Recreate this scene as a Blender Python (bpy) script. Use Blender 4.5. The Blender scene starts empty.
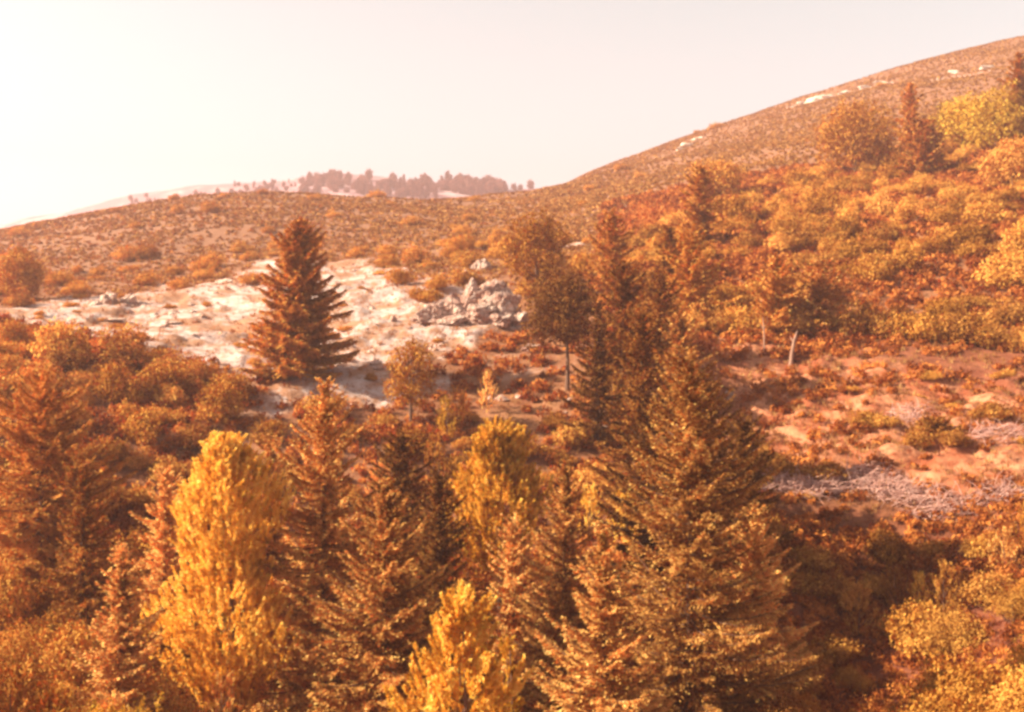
import bpy, math, random
import numpy as np
from mathutils import Vector, noise as mnoise

random.seed(7)
RNG = np.random.default_rng(7)
F = 1098.0            # focal length in pixels of the 1024-wide frame
CX, HY = 512.0, 300.0  # principal column, horizon row
sc = bpy.context.scene
COL = sc.collection
GLASS = None

# ------------------------------------------------------------------ helpers
def link(o):
    COL.objects.link(o); return o

def tag(o, label=None, cat=None, group=None, kind=None):
    if label: o['label'] = label
    if cat: o['category'] = cat
    if group: o['group'] = group
    if kind: o['kind'] = kind
    return o

def mesh_np(name, V, Q, tint=None, mat=None, smooth=False):
    """V (n,3), Q (m,k) with k = 3 or 4"""
    V = np.asarray(V, np.float32); Q = np.asarray(Q, np.int32)
    m, k = Q.shape
    me = bpy.data.meshes.new(name)
    me.vertices.add(len(V)); me.vertices.foreach_set('co', V.ravel())
    me.loops.add(m * k); me.loops.foreach_set('vertex_index', Q.ravel())
    me.polygons.add(m)
    me.polygons.foreach_set('loop_start', np.arange(0, m * k, k, dtype=np.int32))
    if smooth:
        me.polygons.foreach_set('use_smooth', np.ones(m, bool))
    if tint is not None:
        a = me.attributes.new('tint', 'FLOAT', 'POINT')
        a.data.foreach_set('value', np.asarray(tint, np.float32))
    me.update(calc_edges=True)
    if mat: me.materials.append(mat)
    return me

def nrm(a):
    return a / np.maximum(np.linalg.norm(a, axis=-1, keepdims=True), 1e-9)

def diamonds(c, a, b, tint):
    """leaf-sized diamonds: centre, half axis, half side"""
    V = np.stack([c - a, c + b - a * .15, c + a, c - b - a * .15], 1).reshape(-1, 3)
    Q = np.arange(len(V)).reshape(-1, 4)
    return V, Q, np.repeat(tint, 4)

def tube(P, R, n=6):
    P = np.asarray(P, float); R = np.asarray(R, float)
    T = nrm(np.gradient(P, axis=0))
    ref = np.array([0.31, 0.87, 0.2]); ref = np.tile(ref, (len(P), 1))
    A = nrm(np.cross(T, ref)); B = np.cross(T, A)
    ang = np.linspace(0, 2 * math.pi, n, endpoint=False)
    V = (P[:, None] + R[:, None, None] * (np.cos(ang)[None, :, None] * A[:, None] + np.sin(ang)[None, :, None] * B[:, None])).reshape(-1, 3)
    Q = []
    for i in range(len(P) - 1):
        for j in range(n):
            Q.append((i * n + j, i * n + (j + 1) % n, (i + 1) * n + (j + 1) % n, (i + 1) * n + j))
    return V, np.array(Q)

def join_vq(parts):
    Vs, Qs, Ts, o = [], [], [], 0
    for p in parts:
        Vs.append(p[0]); Qs.append(p[1] + o); o += len(p[0])
        Ts.append(p[2] if len(p) > 2 else np.full(len(p[0]), .5))
    return np.concatenate(Vs), np.concatenate(Qs), np.concatenate(Ts)

# value noise ----------------------------------------------------------
_T = np.random.default_rng(3).random((256, 256))
def vnoise(x, y):
    xi = np.floor(x).astype(int); yi = np.floor(y).astype(int)
    fx = x - xi; fy = y - yi
    fx = fx * fx * (3 - 2 * fx); fy = fy * fy * (3 - 2 * fy)
    a = _T[xi & 255, yi & 255]; b = _T[(xi + 1) & 255, yi & 255]
    c = _T[xi & 255, (yi + 1) & 255]; d = _T[(xi + 1) & 255, (yi + 1) & 255]
    return (a * (1 - fx) + b * fx) * (1 - fy) + (c * (1 - fx) + d * fx) * fy - .5
def fbm(x, y, o=4):
    s = 0; a = 1.0
    for k in range(o):
        s = s + a * vnoise(x * 2 ** k + 17.3 * k, y * 2 ** k + 5.1 * k); a *= .5
    return s

# ------------------------------------------------------------------ terrain
ROWS = [
 (1.5, [(0, -1.7)]),
 (3, [(0, -2.4)]), (12, [(0, -8.5)]),
 (22, [(-200, -12.5), (150, -12.5), (500, -14), (1024, -13)]),
 (35, [(-200, -15), (0, -15), (300, -18), (600, -20), (850, -18), (1024, -16.5)]),
 (50, [(-200, -16), (0, -17), (300, -21), (600, -22), (740, -18.5), (850, -21), (1024, -17.5)]),
 (58, [(-200, -14), (0, -15.2), (300, -20), (600, -20.5), (700, -17), (740, -15.8), (850, -21.5), (930, -20), (1024, -16.5)]),  # ridge and gully below shaped to throw the lower right into shade
 (66, [(0, -13.3), (300, -18.3), (600, -19.6), (700, -15.5), (740, -14.3), (850, -19.3), (930, -17.6), (1024, -14.3)]),
 (73, [(0, -11), (300, -15), (600, -17), (740, -13.5), (850, -14), (930, -13.5), (1024, -12.3)]),
 (80, [(0, -8.5), (150, -10), (300, -12), (600, -14), (850, -11.5), (1024, -10)]),
 (95, [(0, -4.6), (150, -5.6), (300, -7), (450, -8.5), (567, -8), (700, -7.5), (850, -6.4), (1024, -6)]),
 (110, [(0, -2.3), (150, -4.0), (300, -4.5), (450, -4), (567, -4), (700, -3), (850, -2.8), (1024, -2)]),
 (130, [(0, -.5), (150, -1), (300, -.4), (450, .6), (567, 1), (700, 3), (850, 4), (1024, 5)]),
 (160, [(0, 2.5), (150, 3), (300, 4), (450, 5.5), (567, 6), (700, 10), (850, 12), (1024, 15)]),
 (200, [(0, 7.5), (150, 9), (300, 10), (450, 11.5), (567, 12), (700, 19), (850, 22), (1024, 27)]),
 (255, [(-200, 8), (0, 14.5), (150, 20), (250, 22), (400, 21), (500, 21), (567, 23), (700, 29), (850, 37), (1024, 43)]),
 (300, [(-200, 9), (0, 20), (75, 23.6), (150, 27), (200, 29.3), (250, 29.8), (400, 28.6), (500, 28), (567, 28), (700, 38), (850, 49), (1024, 58), (1250, 70)]),
 (330, [(-200, 9), (0, 19), (150, 27), (250, 29), (400, 29), (450, 30.5), (500, 33), (567, 34.5), (700, 45), (850, 58), (1024, 68), (1250, 80)]),
 (380, [(-200, 2), (0, 12), (150, 20), (400, 24), (500, 30), (567, 40), (700, 55), (850, 70), (1024, 84), (1250, 95)]),
 (470, [(-200, -10), (0, 0), (400, 10), (500, 22), (545, 42), (567, 52), (600, 57), (640, 63.5), (700, 72.5), (750, 79), (800, 86.5), (850, 93.5), (900, 100.5), (960, 107.5), (1024, 114), (1250, 128)]),
 (600, [(-200, -20), (0, -10), (400, 0), (500, 8), (567, 36), (700, 66), (850, 90), (1024, 110), (1250, 125)]),
]
UG = np.arange(-700, 1801, 10.0)
def _smooth(a, s, axis):
    n = int(s * 3); k = np.exp(-.5 * (np.arange(-n, n + 1) / s) ** 2); k /= k.sum()
    p = [(0, 0)] * a.ndim; p[axis] = (n, n)
    b = np.pad(a, p, mode='edge')
    return np.apply_along_axis(lambda v: np.convolve(v, k, 'valid'), axis, b)
_tab = np.array([np.interp(UG, [q[0] for q in r], [q[1] for q in r]) for _, r in ROWS])
_tab = _smooth(_tab, 2.2, 1)
LY = np.linspace(math.log(1.5), math.log(600), 420)
_lr = np.log([r[0] for r in ROWS])
ZG = np.stack([np.interp(LY, _lr, _tab[:, i]) for i in range(len(UG))], 1)
ZG = _smooth(ZG, 2.0, 0)

def bil(tab, gx, gy, x, y):
    i = np.clip((y - gy[0]) / (gy[1] - gy[0]), 0, len(gy) - 1.001); j = np.clip((x - gx[0]) / (gx[1] - gx[0]), 0, len(gx) - 1.001)
    i0 = i.astype(int); j0 = j.astype(int); fi = i - i0; fj = j - j0
    return (tab[i0, j0] * (1 - fi) + tab[i0 + 1, j0] * fi) * (1 - fj) + (tab[i0, j0 + 1] * (1 - fi) + tab[i0 + 1, j0 + 1] * fi) * fj

# zones on the ground, given by column u and the two ranges (distance)
PLAT_U = np.array([-80, 0, 60, 100, 150, 200, 240, 300, 350, 385, 420, 455, 490, 520])
PLAT_A = np.array([111, 110, 107, 104, 101, 97, 92, 90, 90, 92, 97, 103, 107, 112.])
PLAT_B = np.array([113, 123, 134, 142, 150, 152, 166, 168, 172, 160, 146, 134, 124, 113.])
def plateau(u, Y):
    n = 11 * fbm(u / 55, Y / 8, 5)
    a = np.interp(u, PLAT_U, PLAT_A) + n; b = np.interp(u, PLAT_U, PLAT_B) + n * 1.4
    m = np.minimum((Y - a) / 3.0, (b - Y) / 5.0)
    m = np.where((u < -80) | (u > 520), -1, m)
    return np.clip(m + .5, 0, 1)
BANK_U = np.array([640, 700, 760, 850, 940, 1040, 1200])
BANK_A = np.array([96, 86, 82, 79, 75, 72, 70.])
BANK_B = np.array([104, 108, 108, 104, 100, 95, 92.])
def bank(u, Y):
    n = 6 * fbm(u / 60 + 9, Y / 7, 4)
    m = np.minimum((Y - np.interp(u, BANK_U, BANK_A) - n) / 4, (np.interp(u, BANK_U, BANK_B) - Y + n) / 3)
    m = np.where(u < 640, -1, m)
    return np.clip(m + .5, 0, 1)

def ground_z(x, y):
    x = np.asarray(x, float); y = np.maximum(np.asarray(y, float), 1.5)
    u = CX + F * x / y
    z = bil(ZG, UG, LY, u, np.log(y))
    w = np.clip((y - 6) / 30, 0, 1)
    z = z + w * (.55 * fbm(x / 11, y / 11, 4) + np.clip((y - 60) / 160, 0, 1) * 1.6 * fbm(x / 34 + 4, y / 34, 3))
    p = plateau(u, y); bk = bank(u, y)
    z = z + p * (.5 * np.abs(fbm(x / 2.6, y / 2.6, 4)) + .55 * np.clip(fbm(x / 6 + 3, y / 4.5, 4) * 5, -.5, .5)) + bk * (1.5 * np.abs(fbm(x / 3.5 + y / 9, y / 3.2 - x / 16, 4)) - .3 + .4 * np.abs(fbm(x / 1.2, y / 1.2 + x / 7, 3)))
    return z
def G(u, Y):
    x = (u - CX) / F * Y
    return x, Y, float(ground_z(np.array([x]), np.array([Y]))[0])
def row_of(z, Y): return HY - z / Y * F

# ------------------------------------------------------------------ materials
def new_mat(name):
    m = bpy.data.materials.new(name); m.use_nodes = True
    nt = m.node_tree; nt.nodes.clear()
    out = nt.nodes.new('ShaderNodeOutputMaterial')
    return m, nt, out
def N(nt, t, **kw):
    n = nt.nodes.new(t)
    for k, v in kw.items():
        if k.startswith('i_'):
            key = k[2:]
            n.inputs[int(key) if key.isdigit() else key].default_value = v
        else: setattr(n, k, v)
    return n
def mix(nt, fac, a, b, blend='MIX'):
    n = nt.nodes.new('ShaderNodeMix'); n.data_type = 'RGBA'; n.blend_type = blend
    for s, v in ((n.inputs[0], fac), (n.inputs[6], a), (n.inputs[7], b)):
        if hasattr(v, 'links'): nt.links.new(v, s)
        else: s.default_value = v if not isinstance(v, tuple) or len(v) == 4 else (*v, 1)
    return n.outputs[2]
def mrange(nt, v, a, b, c=0., d=1.):
    n = N(nt, 'ShaderNodeMapRange', i_1=a, i_2=b, i_3=c, i_4=d); nt.links.new(v, n.inputs[0]); return n.outputs[0]

def leaf_mat(name, dark, mid, light, trans=.3, through=(1.2, .36, .3), nscale=1.1):
    m, nt, out = new_mat(name); L = nt.links.new
    dark, mid, light = [(c[0] * k, c[1] * k * 1.2, c[2] * k * .95) for c, k in ((dark, .62), (mid, .78), (light, .95))]; trans *= .72
    at = N(nt, 'ShaderNodeAttribute', attribute_name='tint')
    oi = N(nt, 'ShaderNodeObjectInfo')
    tc = N(nt, 'ShaderNodeTexCoord')
    no = N(nt, 'ShaderNodeTexNoise', i_Scale=nscale, i_Detail=2.0); L(tc.outputs['Object'], no.inputs['Vector'])
    s = N(nt, 'ShaderNodeMath', operation='ADD'); L(at.outputs['Fac'], s.inputs[0])
    s2 = N(nt, 'ShaderNodeMath', operation='MULTIPLY_ADD', i_1=.5, i_2=-.25); L(oi.outputs['Random'], s2.inputs[0]); L(s2.outputs[0], s.inputs[1])
    s3 = N(nt, 'ShaderNodeMath', operation='MULTIPLY_ADD', i_1=1.2, i_2=-.6); L(no.outputs['Fac'], s3.inputs[0])
    s4 = N(nt, 'ShaderNodeMath', operation='ADD'); L(s.outputs[0], s4.inputs[0]); L(s3.outputs[0], s4.inputs[1])
    r = N(nt, 'ShaderNodeValToRGB')
    e = r.color_ramp.elements; e[0].position = .1; e[0].color = (*dark, 1); e[1].position = .9; e[1].color = (*light, 1)
    q = e.new(.5); q.color = (*mid, 1)
    L(s4.outputs[0], r.inputs[0])
    d = N(nt, 'ShaderNodeBsdfDiffuse'); t = N(nt, 'ShaderNodeBsdfTranslucent')
    L(r.outputs[0], d.inputs[0]); L(mix(nt, 1.0, r.outputs[0], through, 'MULTIPLY'), t.inputs[0])
    a = N(nt, 'ShaderNodeMixShader', i_0=trans); L(d.outputs[0], a.inputs[1]); L(t.outputs[0], a.inputs[2])
    L(a.outputs[0], out.inputs[0])
    return m

M = {}
M['fir'] = leaf_mat('fir_needles', (.38, .12, .04), (.80, .335, .115), (.98, .55, .23), .38)
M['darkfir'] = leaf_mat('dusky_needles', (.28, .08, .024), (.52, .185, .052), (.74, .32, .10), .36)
M['gold'] = leaf_mat('golden_foliage', (.52, .21, .035), (.92, .43, .085), (1.0, .62, .21), .55, (1.15, .78, .5))
M['olive'] = leaf_mat('olive_gold_leaves', (.36, .13, .022), (.58, .26, .045), (.76, .41, .09), .38, (1.15, .62, .4))
M['deep'] = leaf_mat('deep_pine_and_shade_needles', (.15, .042, .016), (.26, .085, .027), (.40, .16, .05), .3)  # small pine's own dark crown; on filler firs it paints the gaps' shade
M['bush'] = leaf_mat('maquis_leaves', (.31, .095, .021), (.54, .185, .042), (.72, .315, .09), .33)
M['rust'] = leaf_mat('rusty_leaves', (.25, .066, .018), (.44, .15, .04), (.62, .26, .075), .3)
M['scrub'] = leaf_mat('hill_scrub', (.28, .092, .036), (.44, .17, .066), (.58, .25, .10), .3)
M['under'] = leaf_mat('undergrowth_shade_leaves', (.17, .027, .011), (.36, .076, .024), (.55, .165, .05), .36)  # reddened and darkened so the colour carries the maroon shade
M['straw'] = leaf_mat('dry_straw', (.28, .085, .04), (.44, .17, .08), (.60, .30, .15), .35)
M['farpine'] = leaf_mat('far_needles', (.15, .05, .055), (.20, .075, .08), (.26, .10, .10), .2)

def bark_mat(name, c1, c2, sc_=6):
    m, nt, out = new_mat(name); L = nt.links.new
    tc = N(nt, 'ShaderNodeTexCoord'); mp = N(nt, 'ShaderNodeMapping'); mp.inputs['Scale'].default_value = (1, 1, .18)
    L(tc.outputs['Object'], mp.inputs[0])
    no = N(nt, 'ShaderNodeTexNoise', i_Scale=sc_, i_Detail=5.0); L(mp.outputs[0], no.inputs['Vector'])
    c = mix(nt, mrange(nt, no.outputs['Fac'], .35, .65), c1, c2)
    p = N(nt, 'ShaderNodeBsdfPrincipled', i_Roughness=.9); L(c, p.inputs['Base Color'])
    bp = N(nt, 'ShaderNodeBump', i_Strength=.7, i_Distance=.05); L(no.outputs['Fac'], bp.inputs['Height']); L(bp.outputs[0], p.inputs['Normal'])
    L(p.outputs[0], out.inputs[0]); return m
M['bark'] = bark_mat('bark', (.08, .03, .018), (.20, .09, .05))
M['palewood'] = bark_mat('dead_pale_wood', (.36, .15, .12), (.56, .31, .26))

def rock_mat():
    m, nt, out = new_mat('limestone'); L = nt.links.new
    tc = N(nt, 'ShaderNodeTexCoord')
    n1 = N(nt, 'ShaderNodeTexNoise', i_Scale=.9, i_Detail=8.0, i_Roughness=.65); L(tc.outputs['Object'], n1.inputs['Vector'])
    v = N(nt, 'ShaderNodeTexVoronoi', feature='DISTANCE_TO_EDGE', i_Scale=1.1); L(tc.outputs['Object'], v.inputs['Vector'])
    n2 = N(nt, 'ShaderNodeTexNoise', i_Scale=4., i_Detail=6.0); L(tc.outputs['Object'], n2.inputs['Vector'])
    c = mix(nt, mrange(nt, n1.outputs['Fac'], .38, .62), (.30, .13, .095), (.60, .42, .35))
    c = mix(nt, mrange(nt, n2.outputs['Fac'], .56, .66), c, (.32, .13, .06))
    c = mix(nt, mrange(nt, v.outputs['Distance'], .0, .035, .8, 0.), c, (.11, .04, .025))
    p = N(nt, 'ShaderNodeBsdfPrincipled', i_Roughness=.9); L(c, p.inputs['Base Color'])
    h = N(nt, 'ShaderNodeMath', operation='MULTIPLY'); L(n1.outputs['Fac'], h.inputs[0]); L(mrange(nt, v.outputs['Distance'], 0, .08, .5, 1), h.inputs[1])
    bp = N(nt, 'ShaderNodeBump', i_Strength=1., i_Distance=.35); L(h.outputs[0], bp.inputs['Height']); L(bp.outputs[0], p.inputs['Normal'])
    L(p.outputs[0], out.inputs[0]); return m
M['greywood'] = bark_mat('weathered_wood', (.20, .09, .06), (.38, .20, .14))
M['rock'] = rock_mat()
M['whiterock'] = bark_mat('white_limestone', (.46, .32, .25), (.68, .55, .47), 1.5)

def ground_mat():
    m, nt, out = new_mat('hillside_soil'); L = nt.links.new
    geo = N(nt, 'ShaderNodeNewGeometry')
    def noise(s, d=5., r=.6):
        n = N(nt, 'ShaderNodeTexNoise', i_Scale=s, i_Detail=d, i_Roughness=r); L(geo.outputs['Position'], n.inputs['Vector']); return n.outputs['Fac']
    def att(n): return N(nt, 'ShaderNodeAttribute', attribute_name=n).outputs['Fac']
    nm, nf, ng = noise(.35, 6), noise(1.7, 5), noise(.9, 7, .7)
    c = mix(nt, mrange(nt, nm, .36, .64), (.20, .06, .026), (.34, .135, .062))
    c = mix(nt, mrange(nt, nf, .5, .7), c, (.26, .10, .033))
    c2 = mix(nt, mrange(nt, nf, .4, .62), (.25, .10, .05), (.29, .122, .065))
    c2 = mix(nt, mrange(nt, ng, .54, .68), c2, (.22, .082, .038))
    c = mix(nt, att('hill'), c, c2)
    c = mix(nt, att('valley'), c, mix(nt, mrange(nt, nf, .4, .65), (.13, .03, .014), (.22, .065, .03)))  # valley soil darkened to maroon, shade put into its colour
    cb = mix(nt, mrange(nt, nm, .4, .6), (.32, .08, .032), (.54, .21, .105))
    cb = mix(nt, mrange(nt, nf, .52, .66), cb, (.26, .06, .024))
    c = mix(nt, att('bank'), c, cb)
    c = mix(nt, att('cut'), c, mix(nt, mrange(nt, nm, .35, .65), (.17, .042, .02), (.30, .085, .04)))  # shade below the thicket edge, painted as darker red soil
    w = noise(.22, 8, .7)
    cp = mix(nt, mrange(nt, noise(.8, 7, .7), .38, .66), (.60, .425, .375), (.43, .245, .195))
    cp = mix(nt, mrange(nt, w, .47, .55), cp, (.38, .17, .095))
    cp = mix(nt, mrange(nt, noise(2.6, 4, .6), .58, .66), cp, (.24, .10, .05))
    c = mix(nt, att('pale'), c, cp)
    c = mix(nt, 1.0, c, (.82, .84, .88), 'MULTIPLY')
    p = N(nt, 'ShaderNodeBsdfPrincipled', i_Roughness=.95); L(c, p.inputs['Base Color'])
    p.inputs['Specular IOR Level'].default_value = .15
    ad = N(nt, 'ShaderNodeMath', operation='MULTIPLY_ADD', i_1=.35); L(nf, ad.inputs[0]); L(nm, ad.inputs[2])
    bp = N(nt, 'ShaderNodeBump', i_Strength=.8, i_Distance=.5); L(ad.outputs[0], bp.inputs['Height']); L(bp.outputs[0], p.inputs['Normal'])
    L(p.outputs[0], out.inputs[0]); return m
M['ground'] = ground_mat()

# ------------------------------------------------------------------ ground sheets
us = np.arange(-600, 1661, 3.5)
ys = np.exp(np.arange(math.log(1.6), math.log(600), .0056))
UU, YY = np.meshgrid(us, ys)
XX = (UU - CX) / F * YY
ZZ = ground_z(XX, YY)
V = np.stack([XX, YY, ZZ], -1).reshape(-1, 3)
def gridq(nr, nc):
    i = np.arange(nr * nc).reshape(nr, nc)
    return np.stack([i[:-1, :-1], i[:-1, 1:], i[1:, 1:], i[1:, :-1]], -1).reshape(-1, 4)
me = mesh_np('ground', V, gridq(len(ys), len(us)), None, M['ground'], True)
def dist_of(u, row):
    Yc = np.linspace(330, 468, 140); z = ground_z((u - CX) / F * Yc, Yc); r = HY - z / Yc * F
    return float(Yc[np.argmin(np.abs(r - row))])
# pale limestone ledges on the upper right hill and small bare patches
def ledge(u, Y, u0, u1, ya, yb, w):
    t = np.clip((u - u0) / (u1 - u0), 0, 1)
    yc = ya + (yb - ya) * t + 6 * fbm(u / 20, Y / 40, 3)
    m = 1 - np.abs(Y - yc) / (w * (.45 + 1.5 * np.abs(fbm(u / 9 + 3, Y / 14, 3))))
    e = np.minimum((u - u0) / 6, (u1 - u) / 6)
    return np.clip(np.minimum(m, e) * 2, 0, 1)
pal = plateau(UU, YY)
pal = np.maximum(pal, .75 * ledge(UU, YY, 674, 708, dist_of(676, 152), dist_of(706, 136), 12))
pal = np.maximum(pal, .8 * ledge(UU, YY, 786, 895, dist_of(790, 108), dist_of(890, 83), 11))
pal = np.maximum(pal, .6 * ledge(UU, YY, 930, 1024, dist_of(930, 79), dist_of(1020, 66), 9))
bare = np.clip(fbm(XX / 9 + 40, YY / 12, 4) * 5 - 1.6, 0, 1) * np.clip((YY - 118) / 15, 0, 1) * np.clip((230 - YY) / 60, 0, 1) * np.clip((UU - 150) / 100, 0, 1) * np.clip((680 - UU) / 60, 0, 1)
pal = np.maximum(pal, .7 * bare)
low = np.clip(fbm(XX / 6 + 11, YY / 6, 4) * 5 - 1.5, 0, 1) * np.clip((YY - 78) / 12, 0, 1) * np.clip((110 - YY) / 10, 0, 1) * np.clip((640 - UU) / 60, 0, 1)
pal = np.maximum(pal, .35 * low)
for n, a in (('pale', pal), ('bank', bank(UU, YY)), ('hill', np.clip((YY - 120) / 60, 0, 1)), ('valley', np.clip((82 - YY) / 14, 0, 1)), ('cut', .85 * np.clip(np.minimum((YY - np.interp(UU, [780, 860, 950, 1060], [103, 98, 93, 88]) - 8 * fbm(UU / 40, YY / 6, 3)) / 2, np.minimum((112 - YY) / 3, (UU - 770) / 30)), 0, 1))):  # 'cut' masks the band of painted shade below the thicket
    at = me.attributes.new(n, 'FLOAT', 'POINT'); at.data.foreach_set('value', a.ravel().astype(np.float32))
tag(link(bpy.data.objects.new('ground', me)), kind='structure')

# far pale hill behind the left crest
FU = [-300, -100, 0, 60, 130, 200, 280, 340, 400, 450, 500, 560, 640]
FP = [262, 238, 224, 212, 194, 184, 179, 172.5, 177, 181.5, 187, 189, 200]
def far_z(x, y):
    u = CX + F * x / y
    zc = (HY - np.interp(u, FU, FP)) / F * 900
    t = (y - 900)
    z = np.where(t < 0, zc * (1 - np.clip(-t / 100, 0, 3) * .25), zc - (t / 300) ** 2 * 60)
    return z + 3 * fbm(x / 40, y / 40, 4) - .6
fu = np.arange(-300, 645, 4.0); fy = np.concatenate([np.linspace(605, 940, 90), np.linspace(950, 1250, 20)])
U2, Y2 = np.meshgrid(fu, fy); X2 = (U2 - CX) / F * Y2
m_, nt, out = new_mat('far_limestone'); L = nt.links.new
geo = N(nt, 'ShaderNodeNewGeometry')
n1 = N(nt, 'ShaderNodeTexNoise', i_Scale=.035, i_Detail=8., i_Roughness=.7); L(geo.outputs['Position'], n1.inputs['Vector'])
c = mix(nt, mrange(nt, n1.outputs['Fac'], .5, .62), (.22, .10, .115), (.40, .26, .27))
p = N(nt, 'ShaderNodeBsdfPrincipled', i_Roughness=.95); L(c, p.inputs['Base Color']); L(p.outputs[0], out.inputs[0])
V2 = np.stack([X2, Y2, far_z(X2, Y2)], -1).reshape(-1, 3)
tag(link(bpy.data.objects.new('far_hill', mesh_np('far_hill', V2, gridq(len(fy), len(fu)), None, m_, True))), kind='structure')

# ------------------------------------------------------------------ plants
def fir_mesh(H, R, rng, nb=190, ls=.2, step=.3, prof=.8, t0=.04, dens=1.0, droop=.25, width=.38):
    trunk_parts, C_, A_, B_, T_ = [], [], [], [], []
    hh = np.linspace(-.4, H * .985, 9)
    bend = np.stack([np.sin(hh / H * 2.1 + rng.random() * 6) * .008 * H, np.cos(hh / H * 1.7 + rng.random() * 6) * .008 * H, hh], 1)
    bend[:, :2] -= bend[0, :2]
    rr = .0135 * H * (1 - np.clip(hh / H, 0, 1)) ** .85 + .012
    trunk_parts.append(tube(bend, rr, 7))
    az = rng.random() * 6; ph = rng.random() * 6
    for i in range(nb):
        t = (i + rng.random()) / nb
        h = H * min(.995, max(t0, t0 + (1 - t0) * t ** .95 + rng.normal(0, .012)))
        Lb = R * (1 - t) ** prof * rng.uniform(.62, 1.12) + .10
        if rng.random() < .08: Lb *= .55
        Lb *= 1 + .24 * math.sin(az * 2 + h * 1.1 * 16 / H + ph) + .1 * math.sin(az * 3 - h * 2.3 * 16 / H)
        az += 2.399 + rng.normal(0, .35)
        dh = np.array([math.cos(az), math.sin(az), 0])
        rise = -.12 + .75 * t ** 1.5 + rng.normal(0, .07)
        bx, by = np.interp(h, hh, bend[:, 0]), np.interp(h, hh, bend[:, 1])
        base = np.array([bx, by, h])
        def P(s): return base + dh * (Lb * s)[..., None] + np.array([0, 0, 1.]) * (Lb * (rise * s - droop * s * (1 - s) + .16 * s * s))[..., None]
        if Lb > .5:
            ss = np.linspace(0, .92, 4)
            trunk_parts.append(tube(P(ss), np.linspace(.011 * Lb + .012, .006, 4), 4))
        K = max(4, int(Lb / step * 2 * dens))
        s = np.sqrt(rng.random(K) * .97 + .03 * rng.random(K))
        s = np.clip(s, .12, 1)
        side = rng.choice([-1, 1], K)
        sv = np.array([-dh[1], dh[0], 0])
        tl = Lb * width * (1.05 - s) * rng.uniform(.6, 1.15, K) + ls * 1.0
        ang = rng.uniform(.5, 1.0, K)
        td = dh * np.cos(ang)[:, None] + sv * (np.sin(ang) * side)[:, None]
        td[:, 2] += rise * .5 + rng.normal(.02, .16, K)
        td = nrm(td)
        mm = np.maximum(2, np.minimum(12, (tl / (ls * .9)).astype(int)))
        for k in range(12):
            ok = mm > k
            if not ok.any(): break
            f = (k + rng.random(K)) / mm
            pos = P(s) + td * (tl * f)[:, None] - np.array([0, 0, 1.]) * (.12 * tl * f * f)[:, None]
            pos = pos + rng.normal(0, ls * .16, pos.shape)
            ax = nrm(td + rng.normal(0, .38, td.shape))
            up = np.array([0, 0, 1.]) + rng.normal(0, .42, td.shape)
            sd = nrm(np.cross(ax, up))
            l_ = ls * rng.uniform(.55, 1.15, K)
            C_.append(pos[ok]); A_.append((ax * l_[:, None])[ok]); B_.append((sd * (l_ * rng.uniform(.36, .6, K))[:, None])[ok])
            T_.append(np.clip(.5 + rng.normal(0, .13, K) + .22 * (f - .5), 0, 1)[ok])
    nc = int(nb * 26 * dens / 2); hc = H * (t0 + .05 + (.93 - t0) * rng.random(nc)); ac = rng.random(nc) * 6.283
    rc = R * .34 * (1 - hc / H) ** prof * rng.random(nc) ** .6 + .05
    pc = np.stack([np.interp(hc, hh, bend[:, 0]) + np.cos(ac) * rc, np.interp(hc, hh, bend[:, 1]) + np.sin(ac) * rc, hc], 1)
    dc = nrm(np.stack([np.cos(ac), np.sin(ac), np.full(nc, .1)], 1) + rng.normal(0, .45, (nc, 3))); lc = ls * rng.uniform(.8, 1.5, nc)
    C_.append(pc); A_.append(dc * lc[:, None]); B_.append(nrm(np.cross(dc, np.array([0, 0, 1.]) + rng.normal(0, .5, (nc, 3)))) * (lc * .5)[:, None]); T_.append(np.clip(.42 + rng.normal(0, .1, nc), 0, 1))
    Vc, Qc, Tc = diamonds(np.concatenate(C_), np.concatenate(A_), np.concatenate(B_), np.concatenate(T_))
    Vt, Qt, Tt = join_vq(trunk_parts)
    return (Vc, Qc, Tc), (Vt, Qt, Tt)

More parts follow.
